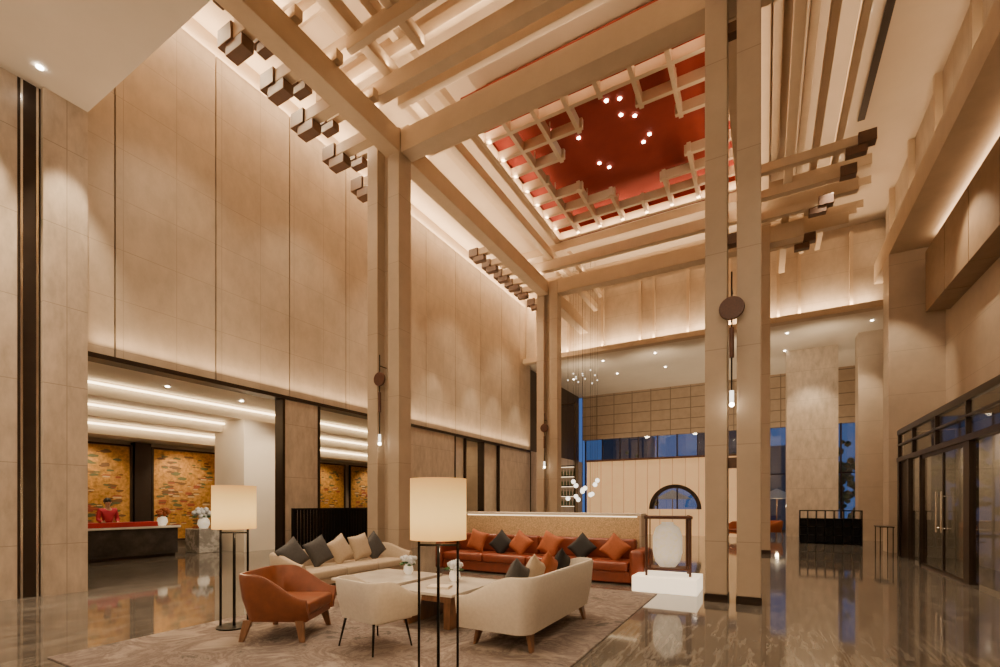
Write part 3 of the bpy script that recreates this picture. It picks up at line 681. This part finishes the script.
# ---------------------------------------------------------------- outside
struct('ground_outside',[(-30,30,30.4,60,-.3,-.1)],M['darkgap'])
random.seed(11)
for x,y in ((-2.6,35),(3.9,33.5),(6.5,36),(-8,36)):
    e=thing('tree','dark leafy tree outside the windows at dusk','tree',(x,y,-.1),group='trees outside')
    rod('trunk',(0,0,0),(0,0,2.6),.12,.07,M['wood'],e)
    blob('foliage',[(random.gauss(0,.6),random.gauss(0,.5),3.0+random.gauss(0,.9),random.uniform(.12,.28)) for i in range(110)],M['leaf'],e,sub=1,kind='stuff')
for x,w_,h in ((-16,5,9),(-6,4,12),(0,3.5,7),(8,6,16)):
    o=wbox('office_building',(x,x+w_,52,56,-.1,h),M['build']); o['label']='dim office building across the street at dusk'; o['category']='building'
for ux in (.6,-5.2):
    e=thing('patio_umbrella','open cream patio umbrella on the terrace','umbrella',(ux,32,-.1),group='terrace umbrellas')
    rod('pole',(0,0,0),(0,0,2.4),.03,.03,M['wood'],e); lathe('canopy',[(1.2,1.9),(0,2.5)],M['white'],e,seg=8)
point((.6,31.2,1.4),60,WARM,.08)
w_=bpy.data.worlds.new('world'); SC.world=w_; w_.use_nodes=True
bg=w_.node_tree.nodes['Background']; bg.inputs[0].default_value=(.08,.17,.45,1); bg.inputs[1].default_value=.8
# ---------------------------------------------------------------- downlights and lights
dl=None
def down(x,y,z,s=.05,grp='ceiling downlights'):
    global dl
    if dl is None:
        dl=lathe('recessed_downlight',[(0,-.004),(s,-.004),(s*1.3,-.012),(s*1.4,0)],M['dl'],loc=(x,y,z),seg=16); dl['label']='small round recessed ceiling downlight'; dl['category']='downlight'; dl['group']=grp
    else:
        c=dl.copy(); c.location=(x,y,z); c['group']=grp; COL.objects.link(c)
for p in ((-10.0,2.95),(-6.5,2.2),(-3,2.2),(0,2.2)): down(p[0],p[1],8.44,.035)
for p in ((-5.0,11.6),(-4.4,12.2),(-3.2,12.0),(-2.9,12.2),(-4.2,13.4),(-4.0,13.7),(-2.9,13.2),(-2.7,13.0),(-3.4,11.4),(-3.1,11.5)): down(p[0],p[1],11.44,.03,'coffer spotlights')
for y in (10.5,11.2,11.9,12.6,16,17.5): down(1.9,y,11.99)
for x in (-9.5,-7,-4.5,-2,.8,3.6):
    for y in (22.9,25.5): down(x,y,8.59,.035,'lounge downlights')
for y in (5,6.5,8,9.5,11,13): down(-12.3,y,4.59,.03,'reception downlights'); 
for y in (4.5,6.5,8.5): down(-13.6,y,4.59,.03,'reception downlights')
slot=wbox('air_slot',(2.2,2.36,5,16,11.94,11.995),M['dark']); slot['label']='linear black air slot in the ceiling'; slot['category']='air vent'
area((XL-.1,12.8,11.45),(math.pi,0,0),.15,18,420)
area((XL+.16,12.8,11.7),(0,math.radians(-25),0),.1,18,760,WARM,2.0)
area((XL+.12,12.8,4.32),(math.pi,math.radians(12),0),.08,18,210,WARM,2.2)
for (x,y,sx,sy,z,p) in ((-7.3,12.5,.25,7.5,9.93,130),(-7.3,6,.25,4,9.93,90),(-.44,12.5,.2,7.5,9.93,130),(-.44,6,.2,4,9.93,80),
    (-3.9,8.3,6,.25,9.93,130),(-3.9,16.6,6,.25,9.93,130),(-8.65,12,.1,16,11.2,150),(1.5,12,.15,16,11.0,120),(-3.9,7.2,9,.08,10.4,120),(-3.9,18.3,9,.12,10.95,120),(-3.9,5.2,9,.1,10.4,100),(-4,19.6,9,.2,10.9,90),(-7.75,6,.12,4,10.4,50),(-7.75,12.5,.12,8,10.4,60)):
    area((x,y,z),UP,sx,sy,p*.78)
for (x,y,sx,sy,z,p) in ((-6.25,12.8,.05,5.6,10.9,75),(-.4,12.8,.05,5.6,10.9,75),(-3.4,10.0,5.6,.05,10.9,75),(-3.4,15.6,5.6,.05,10.9,75)):
    area((x,y,z),UP,sx,sy,p)
area((-3,21.2,8.78),(math.radians(165),0,0),13,.1,330)
area((3.55,12.5,10.03),(math.pi,0,0),.08,17,150)
area((4.4,13,9.15),(math.pi,0,0),.15,10,80)
for x,y,p in ((-4,5,1000),(-6,6.5,500),(-2,6,600),(-4,9,500),(1.5,7,600),(1.6,11,600),(1.6,15,600),(-4,12.5,700),(-8.9,6,400),(-8.9,11,500),(-8.9,16,500),(-3,18.5,500),(1.5,19,500)):
    spot((x,y,9.3 if y<9 else 10.4),p,70,.8,(x,y,0))
for y in (5.2,8.2,11.5,15,19): spot((-8.3,y,9.3),150,80,.9,(-10.6,y,6.3))  # wash spots added to brighten the left wall panels
for x,y in ((-9.4,2.4),(-9.9,1.3),(-6.5,2),(-3,2),(.5,2)): spot((x,y,8.4),400,60,.7,(x-.3,y,0))
spot((-9.7,3.4,8.3),700,45,.7,(-10.6,3.4,4)); spot((-9.9,2.3,8.3),900,45,.7,(-10.7,2.2,4)); 
for x in (-8,-4.5,-1,2.5):
    for y in (23,27): spot((x,y,8.5),500,110,.9,(x,y,0))
for x in (-6,-1,3): spot((x,27,2.8),350,120,.9,(x,29,7.5));  # unseen spots added to brighten the blind wall
for x in (-8,-4.5,-1,2): spot((x,22.5,6.8),180,140,.9,(x,24.5,8.6),r=.2)  # uplights added to brighten the lounge ceiling, no fixture modelled
for y in (4.5,7,10,13,17): spot((-12.6,y,4.5),180,110,.7,(-12.6,y,0))
for y in (6.2,8.7,14.5,17.5): spot((-15.9,y,3.45),240,90,.8,(-17.3,y,1.6))
spot((-13.0,8.2,4.5),380,90,.7,(-14.8,9.4,2)); spot((-12.6,10.2,4.5),260,70,.7,(-14.4,9.8,2))  # spots added to lighten the reception pillar
for y in (13.8,16.4,18.2,20.3): spot((-9.6,y,7.5),160,60,.8,(-10.6,y,2.4))
for y in (10,12.2,14.6,16.6): spot((4.0,y,3.55),130,140,.8,(4.2,y,0))
spot((2.6,17.2,9.1),700,40,.7,(3.9,18.8,5)); spot((1.8,23.3,8.4),700,60,.7,(1.8,25.8,4)); spot((3.4,23,8.4),300,50,.7,(3.7,24.4,4))
spot((3.0,15,9.0),400,80,.8,(4.7,14.5,6)); spot((3.0,11,9.0),400,80,.8,(4.7,11,6))
spot((-4.3,8.6,5),350,60,.8,(-4.3,9.9,1.0))
point((0,0,6.5),220,(1,.77,.52),.4);  # unseen ambient fill point above the camera
for x in (-9,-5,-1,3): point((x,-4.5,4.5),150,(1,.79,.56),.15)  # fill points added behind the camera to lift the near soffit
point((-9.3,-1.5,3.2),190,(1,.79,.56),.12)  # another added fill point, out of view at the near left
# ---------------------------------------------------------------- camera
cam=bpy.data.cameras.new('camera'); cam.lens=17; cam.sensor_width=36; cam.shift_y=.1695; cam.clip_end=200
co=bpy.data.objects.new('camera',cam); co.location=(0,0,1.55); co.rotation_euler=(math.pi/2,0,math.radians(29.3)); COL.objects.link(co)
SC.camera=co
